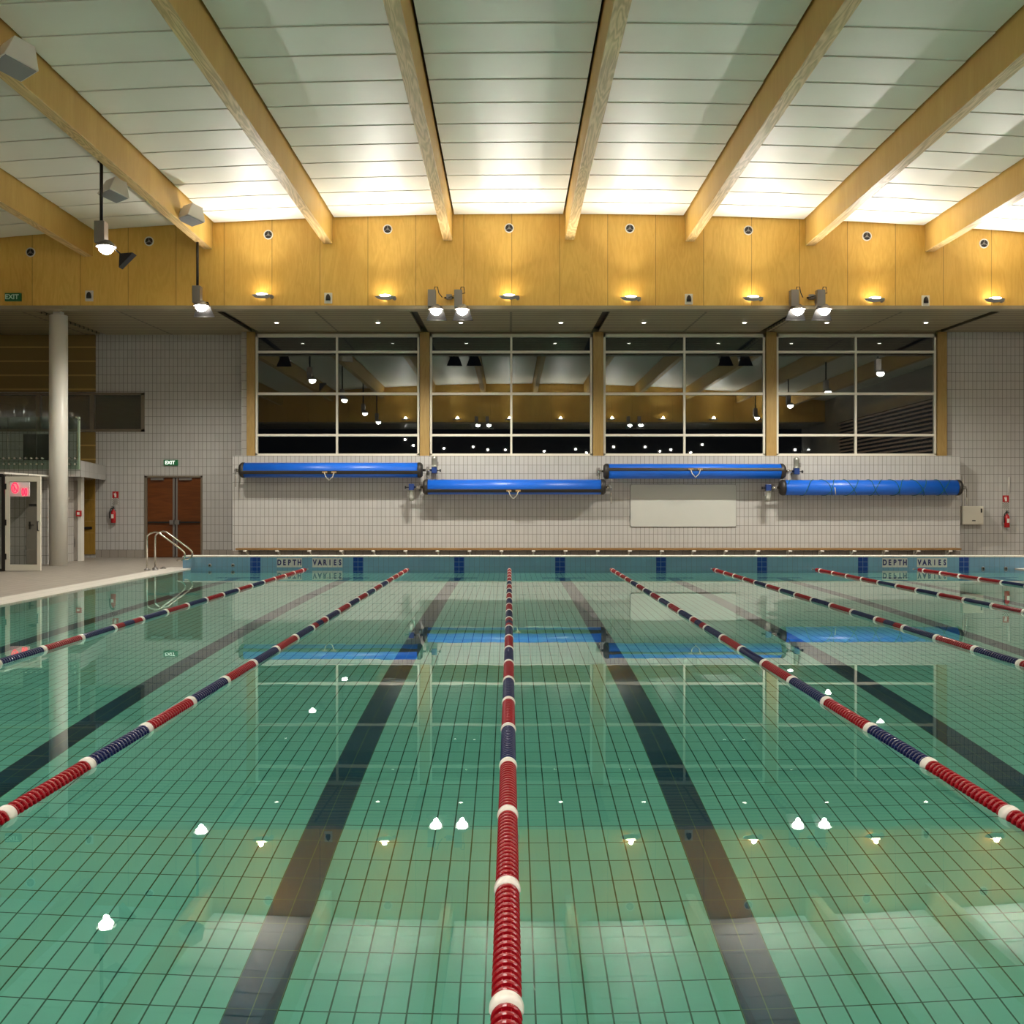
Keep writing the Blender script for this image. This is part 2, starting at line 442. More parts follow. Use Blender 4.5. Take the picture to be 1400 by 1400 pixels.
struct(MB().box(XL, XR, FY-.02, FY+.32, 6.57, 6.66).build('trim_21', 'soffit_trim'))
struct(MB().box(XL, XR, FYB-.32, FYB+.02, 6.57, 6.66).build('trim_22', 'soffit_trim'))
# soffit (slopes up very slightly to the wall)
m = MB(); SL = [-12.2, -7.5, -2.5, 2.5, 7.45, 12.6]
ed = [XL]+sum(([s-.1, s+.1] for s in SL), [])+[XR]
for a, b in zip(ed[0::2], ed[1::2]):
    m.hexa([(a, FY+.3, 6.60), (b, FY+.3, 6.60), (b, 31.5, 6.72), (a, 31.5, 6.72), (a, FY+.3, 6.66), (b, FY+.3, 6.66), (b, 31.5, 6.80), (a, 31.5, 6.80)])
struct(m.build('ceiling_soffit', 'soffit_slat'))
m = MB()
for s in SL: m.hexa([(s-.13, FY+.3, 6.68), (s+.13, FY+.3, 6.68), (s+.13, 31.5, 6.83), (s-.13, 31.5, 6.83), (s-.13, FY+.3, 6.70), (s+.13, FY+.3, 6.70), (s+.13, 31.5, 6.86), (s-.13, 31.5, 6.86)])
struct(m.build('ceiling_slot', 'slot_dark'))
struct(MB().box(XL, XR, YB, FYB-.3, 6.6, 6.66).build('ceiling_soffit_near', 'soffit_slat'))

# ------------------------------------------------------------------ walls
EY = 30.9
def wallbox(name, x0, x1, y0, y1, z0, z1, mat='tile_wall'): return struct(MB().box(x0, x1, y0, y1, z0, z1).build(name, mat))
# left back wall with band window hole: x from XL..-7.88 ; band window z 3.80..4.96, x XL..-10.95
BWx = XX(198, EY); BW0, BW1 = ZZ(590, EY), ZZ(537, EY)
DX0, DX1 = XX(198, EY), XX(277, EY); DZ = ZZ(650.5, EY)
TX = XX(131, EY)
m = MB()
m.box(XL, TX, EY, EY+.2, 0, BW0); m.box(TX, DX0, EY, EY+.2, 0, BW0); m.box(DX0, DX1, EY, EY+.2, DZ, BW0); m.box(DX1, -7.7, EY, EY+.2, 0, BW0)
m.box(BWx, -7.7, EY, EY+.2, BW0, BW1); m.box(XL, -7.7, EY, EY+.2, BW1, 7.0)
struct(m.build('wall_back_left', 'tile_wall'))
for a, b, nm in ((TX, DX0-.03, 1), (DX1+.03, -7.7, 2)):
    o = MB().box(a, b, EY-.012, EY+.01, DECK, .25).build('baseboard_back_%d' % nm, 'tile_skirting'); struct(o)
# bench wall (projects forward below the windows)
wallbox('wall_bench', XX(318, 29.8), XX(1313, 29.8), 29.8, 30.32, 0, 3.02)
struct(MB().box(XX(318, 29.8), XX(1313, 29.8), 29.785, 29.81, DECK, .27).build('baseboard_bench', 'tile_skirting'))
RWX = XX(1293, WY)
wallbox('wall_back_right', RWX, XR, WY+.08, WY+.3, 0, 7.0)
struct(MB().box(XX(1313, 29.8), XR, WY+.065, WY+.09, DECK, .13).build('baseboard_back_3', 'tile_skirting'))
wallbox('wall_back_return', -7.9, -7.7, WY+.02, EY+.2, 0, 7.0, 'tile_wall_side')
# header above the windows
wallbox('wall_header', -7.7, RWX+.02, WY+.02, WY+.2, ZZ(457, WY), 7.0, 'soffit_trim')
# side and near walls
wallbox('wall_left', XL-.2, XL, YB, 31.6, 0, 9, 'tile_wall_side')
wallbox('wall_right', XR, XR+.2, YB, 31.6, 0, 9, 'tile_wall_side')
wallbox('wall_near', XL, XR, YB-.2, YB, 0, 7, 'dark_glass_room')
# louvre screen and dark windows on right wall, seen mirrored in the glazing
r = thing('louvre_screen', 'slatted timber screen on the right side wall, mirrored in the glazing', 'screen', (XR-.1, 8, 1.0))
MB().box(XR-.06, XR-.001, 1.5, 15, 1.2, 6.4).build('backing_panel', 'dark_glass_room', r)
m = MB()
for i in range(26): m.box(XR-.14, XR-.06, 1.5, 15, 1.25+i*.2, 1.33+i*.2)
m.build('slat', 'louvre', r)['kind'] = 'stuff'

# ------------------------------------------------------------------ big windows
bays = [(350, 461, 573.5), (588, 699, 809.5), (825, 935.5, 1045.5), (1061, 1169.5, 1279)]
rows = [457, 481.5, 538.5, 595, 622.5]
zr = [ZZ(v, WY) for v in rows]
for i, (a, c, b) in enumerate(bays):
    xa, xc, xb = XX(a, WY), XX(c, WY), XX(b, WY)
    r = sroot('window_%d' % (i+1), (xc, WY, zr[4])); fw = .06
    m = MB(); m.box(xa, xb, WY-.05, WY+.07, zr[0]-.09, zr[0]); m.box(xa, xb, WY-.05, WY+.07, zr[4]-.04, zr[4]+.05)
    m.box(xa, xa+fw, WY-.05, WY+.07, zr[4], zr[0]); m.box(xb-fw, xb, WY-.05, WY+.07, zr[4], zr[0])
    m.build('window_frame', 'white_frame', r)
    MB().box(xc-fw/2, xc+fw/2, WY-.045, WY+.06, zr[4]+.05, zr[0]-.09).build('mullion', 'white_frame', r)
    for z in zr[1:4]:
        MB().box(xa+fw, xb-fw, WY-.042, WY+.055, z-.035, z+.035).build('transom', 'white_frame', r)
    for j in range(4):
        for (u, v) in ((xa+fw*.6, xc-fw*.2), (xc+fw*.2, xb-fw*.6)):
            MB().box(u, v, WY-.008, WY+.008, zr[j+1]-.02, zr[j]+.02 if j else zr[j]-.05).build('pane', 'window_glass', r)
posts = [(338, 350), (574, 588), (810, 825), (1046, 1061), (1279.5, 1293)]
pl = ['leftmost, where the windows meet the tiled wall', 'between first and second windows from left', 'at the centre, between second and third windows', 'between third and fourth windows from left', 'rightmost, beside the right tiled wall']
for (a, b), l in zip(posts, pl):
    o = MB().box(XX(a, WY)+.01, XX(b, WY)-.01, WY-.12, WY+.1, 3.03, 6.67).build('window_post', 'timber', None, .008)
    tag(o, 'pale timber window post, '+l, 'post', 'timber posts between windows')
# outside: dark ground far below is left to the night sky

# ------------------------------------------------------------------ exit double door
r = sroot('door_1', ((DX0+DX1)/2, EY, DECK))
m = MB(); m.box(DX0, DX0+.07, EY-.03, EY+.2, DECK, DZ); m.box(DX1-.05, DX1, EY-.03, EY+.2, DECK, DZ); m.box(DX0, DX1, EY-.03, EY+.2, DZ-.05, DZ)
m.build('door_frame', 'grey_frame', r)
xm = (XX(237, EY)+XX(241, EY))/2
for s, (a, b) in enumerate(((DX0+.07, xm-.015), (xm+.015, DX1-.05))):
    lf = MB().box(a, b, EY+.04, EY+.09, DECK+.01, DZ-.05).build('door_leaf', 'door_wood', r, .004)
    MB().box((b-.06) if s == 0 else a, b if s == 0 else a+.06, EY+.03, EY+.042, DECK+.02, DZ-.06).build('edge_plate', 'grey_metal', lf)
    m = MB(); zb = ZZ(714, EY); m.box(a+.03, b-.03, EY-.03, EY, zb-.025, zb+.025)
    e = b-.07 if s == 0 else a+.07
    m.build('push_bar', 'dark_metal', lf)
    MB().box(e-.06, e+.06, EY-.05, EY+.04, zb-.07, zb+.06).build('latch_case', 'grey_metal', lf)
    MB().box(a+.12, a+.5, EY-.04, EY+.03, DZ-.13, DZ-.07).build('door_closer', 'grey_metal', lf)
# EXIT sign
def exit_sign(c, w_, h_, lab, glow, back):
    r = thing('exit_sign', lab, 'sign', c)
    b = MB().box(c.x-w_/2, c.x+w_/2, c.y-.05, c.y+back, c.z-h_/2, c.z+h_/2).build('sign_box', 'exit_green' if glow else 'exit_dim', r)
    text_obj('EXIT', 'lettering', 'exit_text' if glow else 'exit_dimtext', r, (c.x-.02, c.y-.052, c.z-.002), h_*.85, .002, bold=.004)
emit('exit_dimtext', (.5, .7, .55), .03)
c = P(234, 632.6, EY); exit_sign(c, .42, .17, 'green lit EXIT sign above brown double door', True, 0)
c = P(18.5, 406.5, FY-.02); exit_sign(c, .40, .2, 'dim green EXIT sign on the plywood fascia, far left', False, .02)

# ------------------------------------------------------------------ left wing
# band window
r = sroot('window_5', (BWx-1, EY, BW0))
m = MB(); m.box(XL, BWx, EY-.05, EY+.15, BW1-.07, BW1); m.box(XL, BWx, EY-.05, EY+.15, BW0, BW0+.07); m.box(BWx-.1, BWx, EY-.05, EY+.15, BW0, BW1)
for px in (52.5, 126): m.box(XX(px, EY)-.06, XX(px, EY)+.06, EY-.04, EY+.12, BW0+.07, BW1-.07)
m.build('window_frame', 'grey_frame', r)
e = [XL, XX(52.5, EY), XX(126, EY), BWx-.1]
for a, b in zip(e[:-1], e[1:]): MB().box(a+.05, b-.0, EY+.02, EY+.035, BW0+.05, BW1-.05).build('pane', 'window_glass', r)
wallbox('wall_room_behind', XL, BWx+.2, EY+2.0, EY+2.1, BW0-.5, BW1+.5, 'dark_void')
# timber cladding
o = MB().box(XL, TX, EY-.06, EY-.001, BW1+.02, 6.69).build('cladding_panel', 'clad'); tag(o, 'brown slatted timber wall panelling above the long dark window', 'wall panel', 'timber cladding panels')
o = MB().box(XX(106, EY), TX, EY-.06, EY-.001, 2.8, BW0-.02).build('cladding_panel', 'clad'); tag(o, 'narrow brown timber panelling below the long dark window, above balcony edge', 'wall panel', 'timber cladding panels')
# timber door beneath
r = sroot('door_2', (XX(120, EY), EY, DECK))
lf = MB().box(XX(108, EY), TX-.01, EY-.05, EY-.005, .12, 2.35).build('door_leaf', 'timber_dark', r)
m = MB()
for z in (.75, 1.1, 1.75): m.box(XX(108, EY)+.03, TX-.04, EY-.056, EY-.05, z, z+.02)
m.build('door_batten', 'timber', lf)
MB().box(XX(112, EY), XX(127, EY), EY-.11, EY-.05, ZZ(721.5, EY)-.03, ZZ(721.5, EY)+.03).build('push_bar', 'dark_metal', lf)
# balcony slab with angled end, tiled edge
SY = 27.2; SX = XX(110, SY)
poly = [(XL, SY), (SX, SY), (XX(145, EY), EY), (XL, EY)]
struct(MB().prism(poly, 'z', 2.34, 2.77).build('floor_balcony', 'tile_wall'))
# lower walls under the balcony
wallbox('wall_lower_1', XL, XX(65, SY+.05), SY+.05, SY+.25, DECK, 2.34)
wallbox('wall_lower_2', XX(65, SY+.05)-.15, XX(65, SY+.05), SY+.25, 29.0, DECK, 2.34, 'tile_wall_side')
wallbox('wall_lower_3', XX(106, 28.9), XX(111, 28.9), 28.9, 29.1, DECK, 2.34, 'white_paint')
wallbox('wall_lower_4', -13.35, -13.25, 29.1, EY, DECK, 2.34, 'tile_wall_side')
wallbox('wall_lower_5', XX(40, 28.95), XX(106, 28.9), 28.98, 29.1, 2.28, 2.34, 'white_paint')
def metal_door(name, x0, x1, y, vent, lever_left=True):
    r = sroot(name, (x0, y, DECK))
    lf = MB().box(x0, x1, y-.05, y, DECK+.01, 2.28).build('door_leaf', 'grey_door', r, .004)
    xh = x0+.1 if lever_left else x1-.1
    m = MB(); m.box(xh-.02, xh+.02, y-.065, y-.05, .95, 1.15); m.box(xh-.02, xh+.12, y-.10, y-.08, 1.05, 1.07); m.box(xh-.01, xh+.01, y-.10, y-.06, 1.05, 1.07)
    m.build('door_handle', 'dark_metal', lf)
    MB().box((x0+x1)/2-.1, (x0+x1)/2+.1, y-.055, y-.05, 1.55, 1.62).build('name_plate', 'dark_metal', lf)
    if vent:
        m = MB()
        for i in range(7): m.box((x0+x1)/2-.13, (x0+x1)/2+.16, y-.06, y-.05, .42+i*.04, .445+i*.04)
        m.build('vent_grille', 'grey_metal', lf)
metal_door('door_3', XX(87, 28.95), XX(106, 28.95), 28.95, True)
metal_door('door_4', XX(37, SY+.05), XX(55, SY+.05), SY+.05, False)
# glazed swing door standing open in front
GY = 24.3
r = sroot('door_5', (XX(8, GY), GY, DECK))
x0, x1, z1 = XX(8, GY), XX(56, GY), ZZ(651.5, GY)
m = MB(); m.box(x0, x0+.09, GY-.03, GY+.03, DECK+.015, z1); m.box(x1-.08, x1, GY-.03, GY+.03, DECK+.015, z1)
m.box(x0+.09, x1-.08, GY-.03, GY+.03, DECK+.015, DECK+.16); m.box(x0+.09, x1-.08, GY-.03, GY+.03, z1-.12, z1); m.build('door_frame', 'white_frame', r)
MB().box(x0+.08, x1-.07, GY-.006, GY+.006, DECK+.14, z1-.1).build('glass_panel', 'door_glass', r)
m = MB(); m.tube([(x1-.04, GY-.03, .98), (x1-.04, GY-.09, .98), (x1-.04, GY-.09, 1.2), (x1-.04, GY-.03, 1.2)], .012); m.build('door_handle', 'dark_metal', r)
m = MB()
for z in (.3, 1.1, 1.95): m.box(x0-.02, x0+.03, GY-.045, GY-.03, z, z+.14)
m.build('hinge', 'dark_metal', r)
# glazed screen by the door, running out of frame
r = sroot('window_6', (x0-.4, GY, DECK))
MB().box(XL, x0-.1, GY+.03, GY+.045, DECK, 2.25).build('pane', 'window_glass', r)
m = MB(); m.box(x0-.1, x0-.03, GY-.01, GY+.08, DECK, 2.3); m.box(XL, x0-.1, GY-.01, GY+.08, DECK, DECK+.06); m.box(XL, x0-.1, GY-.01, GY+.08, 2.24, 2.32); m.build('window_frame', 'dark_metal', r)
struct(MB().box(XL, x0-.03, GY, SY+.05, 2.32, 2.36).build('ceiling_porch', 'white_paint'))
# red neon symbols hanging behind glass door
c = P(26.5, 669, 24.6)
r = thing('neon_sign', 'small pale sign with two glowing red symbols seen behind glass door', 'sign', c)
MB().box(c.x-.24, c.x+.24, 24.6, 24.63, c.z-.17, c.z+.17).build('backing_board', 'sign_pale', r)
def ring_pts(cx_, cz_, rx, rz, y, n=20): return [(cx_+rx*math.cos(2*PI*i/n), y, cz_+rz*math.sin(2*PI*i/n)) for i in range(n+1)]
m = MB(); c2 = P(20, 667, 24.55); m.tube(ring_pts(c2.x, c2.z, .075, .12, 24.57), .014)
m.tube([(c2.x-.05, 24.57, c2.z+.08), (c2.x+.05, 24.57, c2.z-.08)], .014); m.tube([(c2.x-.02, 24.57, c2.z-.08), (c2.x-.02, 24.57, c2.z+.06)], .012)
m.build('prohibition_symbol', 'sign_red', r)
m = MB(); c2 = P(33, 672.5, 24.55)
m.tube(ring_pts(c2.x-.035, c2.z, .022, .085, 24.57), .014); m.tube(ring_pts(c2.x+.035, c2.z, .022, .085, 24.57), .014); m.build('tube_symbol', 'sign_red', r)
for q in (-.2, .2): MB().cyl((c.x+q, 24.615, c.z+.17), (c.x+q, 24.615, 2.33), .006, 6).build('hanger', 'dark_metal', r)
# cupboard behind balustrade, call point
c = P(56, 618, 29.5); o = MB().box(c.x-.42, c.x+.42, 29.3, 29.9, 2.77, 3.62).build('cupboard', 'dark_metal', None, .01); tag(o, 'dark low cupboard standing behind the glass balustrade', 'cupboard')
c = P(108.5, 702, 28.9)
r = thing('call_point', 'small red alarm call point on white post beside timber door', 'alarm', (c.x, 28.9, c.z))
MB().box(c.x-.07, c.x+.07, 28.83, 28.9, c.z-.08, c.z+.08).build('housing', 'red_paint', r, .006); MB().box(c.x-.035, c.x+.035, 28.824, 28.83, c.z-.035, c.z+.035).build('push_plate', 'white_paint', r)
# balustrade
r = thing('glass_balustrade', 'green tinted glass balustrade bolted to the white balcony edge', 'balustrade', (SX, SY-.05, 2.5))
zb, zt = ZZ(641.5, SY-.06), ZZ(570, SY-.06)
e = [-107, -68, -28, 11, 50, 89, 110]
for a, b in zip(e[:-1], e[1:]):
    pn = MB().box(XX(a, SY-.06)+.006, XX(b, SY-.06)-.006, SY-.066, SY-.054, zb, zt).build('glass_panel', 'balustrade_glass', r)
px = -100.0
k = 0
while px < 108:
    if not (60 < px < 90) and px > -8:
        for yy in (626.5, 634.5):
            q = P(px, yy, SY-.07)
            MB().cyl((q.x, SY-.082, q.z), (q.x, SY+.004, q.z), .026, 12).build('bolt', 'steel', r)
    px += 7.5
MB().box(SX-.05, SX-.005, SY-.052, SY-.0, zb, zt).build('end_post', 'white_frame', r)
MB().tube([P(101, 572, SY-.03), P(104, 570.5, SY-.03), P(107, 572, SY-.03), P(109, 575, SY-.03)], .03, 8).build('rail_end', 'steel', r)
# column
CXX, CYY = XX(80, 26.72), 26.72
r = thing('round_column', 'white round column rising from the deck to the soffit at left', 'column', (CXX, CYY, DECK))
MB().lathe((CXX, CYY, DECK), (CXX, CYY, 6.5), [(0, .228), (6.48, .228)], 40).build('shaft', 'white_paint', r)
m = MB(); m.box(CXX-.1, CXX+.1, CYY-.1, CYY+.1, 6.5, 6.6); m.build('cap_plate', 'white_paint', r)

# ------------------------------------------------------------------ fire extinguishers
def extinguisher(c, lab):
    r = thing('fire_extinguisher', lab, 'fire extinguisher', c, 'wall hung fire extinguishers')
    x, y, z = c
    MB().lathe((x, y-.12, z-.26), (x, y-.12, z+.2), [(0, .06), (.01, .075), (.30, .075), (.36, .05), (.39, .025), (.42, .025)], 16).build('cylinder_body', 'red_paint', r)
    MB().box(x-.035, x+.035, y-.2, y-.195, z-.12, z+.0).build('label_plate', 'white_paint', r)
    m = MB(); m.box(x-.03, x+.03, y-.2, y-.08, z+.16, z+.19); m.box(x-.02, x+.02, y-.22, y-.08, z+.21, z+.23); m.cyl((x, y-.12, z+.12), (x, y-.12, z+.21), .02, 8); m.build('lever_head', 'dark_metal', r)
    MB().tube([(x, y-.13, z+.17), (x-.07, y-.15, z+.16), (x-.1, y-.15, z+.05), (x-.095, y-.15, z-.12)], .014).build('hose', 'black_paint', r)
    MB().box(x-.03, x+.03, y-.06, y, z+.02, z+.12).build('bracket', 'dark_metal', r)
def ext_sign(c, lab):
    r = thing('extinguisher_sign', lab, 'sign', c, 'signs above extinguishers'); x, y, z = c
    MB().box(x-.09, x+.09, y-.01, y, z-.10, z+.10).build('sign_plate', 'red_paint', r)
    m = MB(); m.box(x-.028, x+.028, y-.014, y-.01, z-.07, z+.035); m.box(x-.012, x+.012, y-.014, y-.01, z+.035, z+.065); m.box(x-.045, x-.03, y-.014, y-.01, z-.01, z+.055); m.build('extinguisher_symbol', 'white_paint', r)
def chk_sign(c, lab):
    r = thing('chequered_sign', lab, 'sign', c, 'signs above extinguishers'); x, y, z = c
    MB().box(x-.09, x+.09, y-.01, y, z-.11, z+.11).build('sign_plate', 'white_paint', r)
    m = MB(); m2 = MB()
    for i in range(6):
        for j in range(7):
            if (i+j) % 2: (m if (i*3+j) % 2 else m2).box(x-.09+i*.03, x-.06+i*.03, y-.0115, y-.01, z-.105+j*.03, z-.075+j*.03)
    m.build('black_check', 'black_paint', r); m2.build('red_check', 'red_paint', r)
for px, wy, y1, y2, y3, side in ((157, EY, 676.5, 686, 703, 'left wall beside brown double door'), (1374, WY+.08, 682, 691.5, 709, 'right tiled wall near grey cabinet')):
    a = P(px+1, y1, wy); b = P(px+1, y2, wy); c = P(px, y3, wy)
    ext_sign(a, 'red extinguisher location sign on '+side); chk_sign(b, 'chequered class sign under the red sign on '+side)
    extinguisher(c, 'red fire extinguisher with black hose on '+side)

# ------------------------------------------------------------------ electric cabinet right
c = P(1327, 704.5, WY+.08); x, y, z = c
r = thing('electric_cabinet', 'pale metal electrical cabinet on right tiled wall', 'cabinet', c)
MB().box(x-.33, x+.29, y-.2, y, z-.27, z+.27).build('cabinet_body', 'white_frame', r, .01)
MB().box(x-.31, x+.27, y-.21, y-.2, z-.25, z+.25).build('cabinet_door', 'white_frame', r, .004)
MB().box(x-.05, x+.05, y-.214, y-.21, z-.17, z-.14).build('name_plate', 'dark_metal', r)
MB().box(x+.2, x+.24, y-.23, y-.21, z+.08, z+.2).build('latch', 'dark_metal', r)
for px, yt in ((1316, 650), (1379, 652)):
    q = P(px, yt, WY+.08); bot = z+.26 if px < 1330 else ZZ(675, WY)
    o = MB().cyl((q.x, WY+.055, bot), (q.x, WY+.055, q.z), .02, 10).build('conduit', 'white_paint')
    tag(o, 'thin white conduit above '+('the pale electrical cabinet' if px < 1330 else 'the right fire extinguisher'), 'pipe', 'white wall conduits')

# ------------------------------------------------------------------ whiteboard
D = 29.8
x0, x1, z0, z1 = XX(862, D), XX(1006, D), ZZ(720, D), ZZ(662.5, D)
r = thing('whiteboard', 'blank pale whiteboard on tiled wall under the third blue roll', 'whiteboard', ((x0+x1)/2, D, z0))
def rrect(a, b, c, d, rad, n=5):
    pts = []
    for cx_, cz_, s in ((b-rad, c+rad, -PI/2), (b-rad, d-rad, 0), (a+rad, d-rad, PI/2), (a+rad, c+rad, PI)):
        for i in range(n+1): an = s+PI/2*i/n; pts.append((cx_+rad*math.cos(an), cz_+rad*math.sin(an)))
    return pts
MB().prism(rrect(x0, x1, z0, z1, .06), 'y', D-.03, D-.002).build('board_panel', 'board_white', r)
MB().prism(rrect(x0-.015, x1+.015, z0-.015, z1+.01, .07), 'y', D-.022, D-.001).build('board_rim', 'grey_metal', r)

# ------------------------------------------------------------------ bench
D = 29.6; zb = ZZ(750.5, D)
r = thing('wall_bench_seat', 'long brown timber bench fixed along the base of the tiled wall', 'bench', (0, D, zb))
xa, xb = XX(324, D), XX(1311, D)
for k in range(4): MB().box(xa, xb, 29.42+k*.095, 29.42+k*.095+.08, zb-.03, zb+.03).build('seat_slat', 'bench_wood', r, .006)
for i in range(23):
    px = 337+i*43.6
    if px > 1300: break
    x = XX(px, D)
    m = MB(); m.box(x-.02, x+.02, 29.45, 29.8, zb-.07, zb-.03); m.box(x-.02, x+.02, 29.74, 29.8, .1, zb-.03); m.cyl((x-.05, 29.44, zb-.055), (x+.05, 29.44, zb-.055), .028, 10)
    m.hexa([(x-.012, 29.5, zb-.07), (x+.012, 29.5, zb-.07), (x+.012, 29.76, .12), (x-.012, 29.76, .12), (x-.012, 29.54, zb-.07), (x+.012, 29.54, zb-.07), (x+.012, 29.78, .16), (x-.012, 29.78, .16)])
    m.build('bracket', 'white_paint', r)

# ------------------------------------------------------------------ blue cover rolls
D = 29.35
def roll(px0, px1, py, R, lab, motor, strip, handle=None, cords=False):
    x0, x1 = XX(px0, D), XX(px1, D); z = ZZ(py, D)
    r = thing('pool_cover_roll', lab, 'pool cover roll', ((x0+x1)/2, D, z), 'blue pool cover rolls on the wall')
    c = MB().lathe((x0+.12, D, z), (x1-.12, D, z), [(0, R-.004), (x1-x0-.24, R-.004)], 40).build('rolled_cover', 'cover_blue', r)
    for s, xe in ((1, x0), (-1, x1)):
        MB().lathe((xe, D, z), (xe+s*.14, D, z), [(0, .05), (0.0, R-.05), (.04, R-.008), (.07, R+.006), (.14, R+.006)], 40).build('end_cap', 'cap_black', r)
        # shaft, bearing bracket to the wall and drop chain
        sx = xe-s*.28 if (motor == 'R') == (s == -1) else xe-s*.14
        MB().cyl((xe, D, z), (sx, D, z), .035, 14).build('axle', 'steel', r)
        m = MB(); bxx = xe-s*.11; m.box(bxx-.02, bxx+.02, D-.04, 29.8, z-.05, z+.05); m.box(bxx-.05, bxx+.05, 29.78, 29.8, z-.12, z+.12); m.build('wall_bracket', 'grey_metal', r)
        if (motor == 'R') != (s == -1):
            MB().cyl((sx+.02, D, z-.03), (sx+.02, D, z-.48), .012, 8).build('hanging_chain', 'steel', r)
    # gear motor
    s = 1 if motor == 'R' else -1; xe = x1 if s == 1 else x0; mx = xe+s*.33; up = 1 if motor == 'R' else -1
    MB().box(mx-.075, mx+.075, D-.08, D+.08, z-.09, z+.09).build('gearbox', 'motor_blue', r, .012)
    mo = MB().lathe((mx, D, z+up*.09), (mx, D, z+up*.40), [(0, .10), (.015, .10), (.016, .078), (.06, .08), (.20, .08), (.21, .086), (.28, .08), (.31, .05)], 20).build('motor_housing', 'motor_grey', r)
    m = MB(); m.box(mx+s*.07, mx+s*.12, D-.05, D+.05, z+up*.12, z+up*.24); m.build('terminal_box', 'grey_metal', mo)
    m = MB(); m.cyl((mx+s*.075, D, z-.01), (mx+s*.17, D, z-.01), .014, 8); m.lathe((mx+s*.15, D, z-.01), (mx+s*.19, D, z-.01), [(0, .04), (.04, .04)], 12); m.build('hand_knob', 'dark_metal', r)
    m = MB(); m.box(mx-.05, mx+.05, D+.07, 29.8, z-.04, z+.04); m.build('motor_bracket', 'grey_metal', r)
    if strip:
        a0, a1 = strip   # degrees from horizontal facing the pool, + is up
        m = MB(); kk = len(m.v); nn = 8
        for xx in (x0+.1, x1-.1):
            for rr in (R-.01, R+.006):
                for i in range(nn+1):
                    an = math.radians(a0+(a1-a0)*i/nn); m.v.append((xx, D-rr*math.cos(an), z+rr*math.sin(an)))
        q = nn+1
        for i in range(nn):
            m.f.append((q+i, q+i+1, 3*q+i+1, 3*q+i)); m.sm.append(True)
            m.f.append((i, 2*q+i, 2*q+i+1, i+1)); m.sm.append(True)
        for i in (0, nn): m.f.append((i, q+i, 3*q+i, 2*q+i)); m.sm.append(False)
        m.build('edge_strip', 'cap_black', r)
    if handle:
        hx = XX(handle, D); za = z+R*math.sin(math.radians((strip[0]+strip[1])/2))
        m = MB(); yy = D-R-.015
        m.tube([(hx-.14, yy, za), (hx-.10, yy-.005, za-.12), (hx, yy-.005, za-.23), (hx+.10, yy-.005, za-.12), (hx+.14, yy, za)], .013, 6); m.build('pull_cord', 'rope_pale', r)
        m = MB()
        for q in (-.13, .13): m.box(hx+q-.07, hx+q+.07, yy-.005, yy+.03, za-.02, za+.03)
        m.build('lashing', 'rope_tan', r)
    if cords:
        def helix(xa, xb, turns, ph):
            pts = []; nn = int(turns*22)
            for i in range(nn+1):
                u = i/nn; an = ph+2*PI*turns*u; pts.append((xa+(xb-xa)*u+.03*math.sin(an*1.7), D-(R+.006)*math.cos(an), z+(R+.006)*math.sin(an)))
            return pts
        m = MB(); m.tube(helix(x0+.16, x1-.14, 7.5, .4), .009, 5); m.tube(helix(x1-.16, x0+1.0, 6.2, 2.2), .009, 5)
        m.build('binding_cord', 'cord_green', r)
        MB().tube([(XX(1138, D), D-R-.01, z+.0), (XX(1138.5, D), D-R-.015, z-.1), (XX(1139, D), D-R-.01, z-.2)], .012, 6).build('tie_end', 'rope_pale', r)
roll(328, 578, 642.8, .216, 'leftmost blue rolled pool cover, upper row, motor at its right end', 'R', (-33, -6), handle=452)
roll(578.5, 828, 665.8, .218, 'second blue rolled pool cover from left, lower row, black edge low', 'L', (-46, -18), handle=702)
roll(825, 1073, 644.4, .216, 'third blue rolled pool cover from left, upper row above the whiteboard', 'R', (2, 24), handle=949)
roll(1066, 1314, 666.6, .222, 'rightmost blue rolled pool cover, wound with green cord', 'L', None, cords=True)

# ------------------------------------------------------------------ stainless handrails
for i, (ry, dx, l) in enumerate(((24.75, 0, 'nearer'), (25.32, .0, 'farther'))):
    bx_ = -8.72+dx
    r = thing('handrail', l+' of two stainless pool-edge handrails by the brown door', 'handrail', (bx_, ry, DECK), 'stainless entry handrails')
    pts = [(bx_, .02), (bx_, .80), (bx_+.02, .86), (bx_+.07, .90), (bx_+.20, .94), (bx_+.28, .92), (-7.92, .54), (-7.83, .46), (-7.80, .38), (-7.83, .30), (-7.90, .26), (-8.0, .25)]
    MB().tube([(x, ry, z) for x, z in pts], .021, 12).build('rail_tube', 'steel', r)
    MB().lathe((bx_, ry, DECK), (bx_, ry, DECK+.05), [(0, .07), (.02, .07), (.03, .035), (.05, .035)], 16).build('base_flange', 'grey_metal', r)
    MB().lathe((bx_+.2, ry, DECK), (bx_+.2, ry, DECK+.05), [(0, .07), (.02, .07), (.03, .035), (.05, .035)], 16).build('socket_flange', 'grey_metal', r)

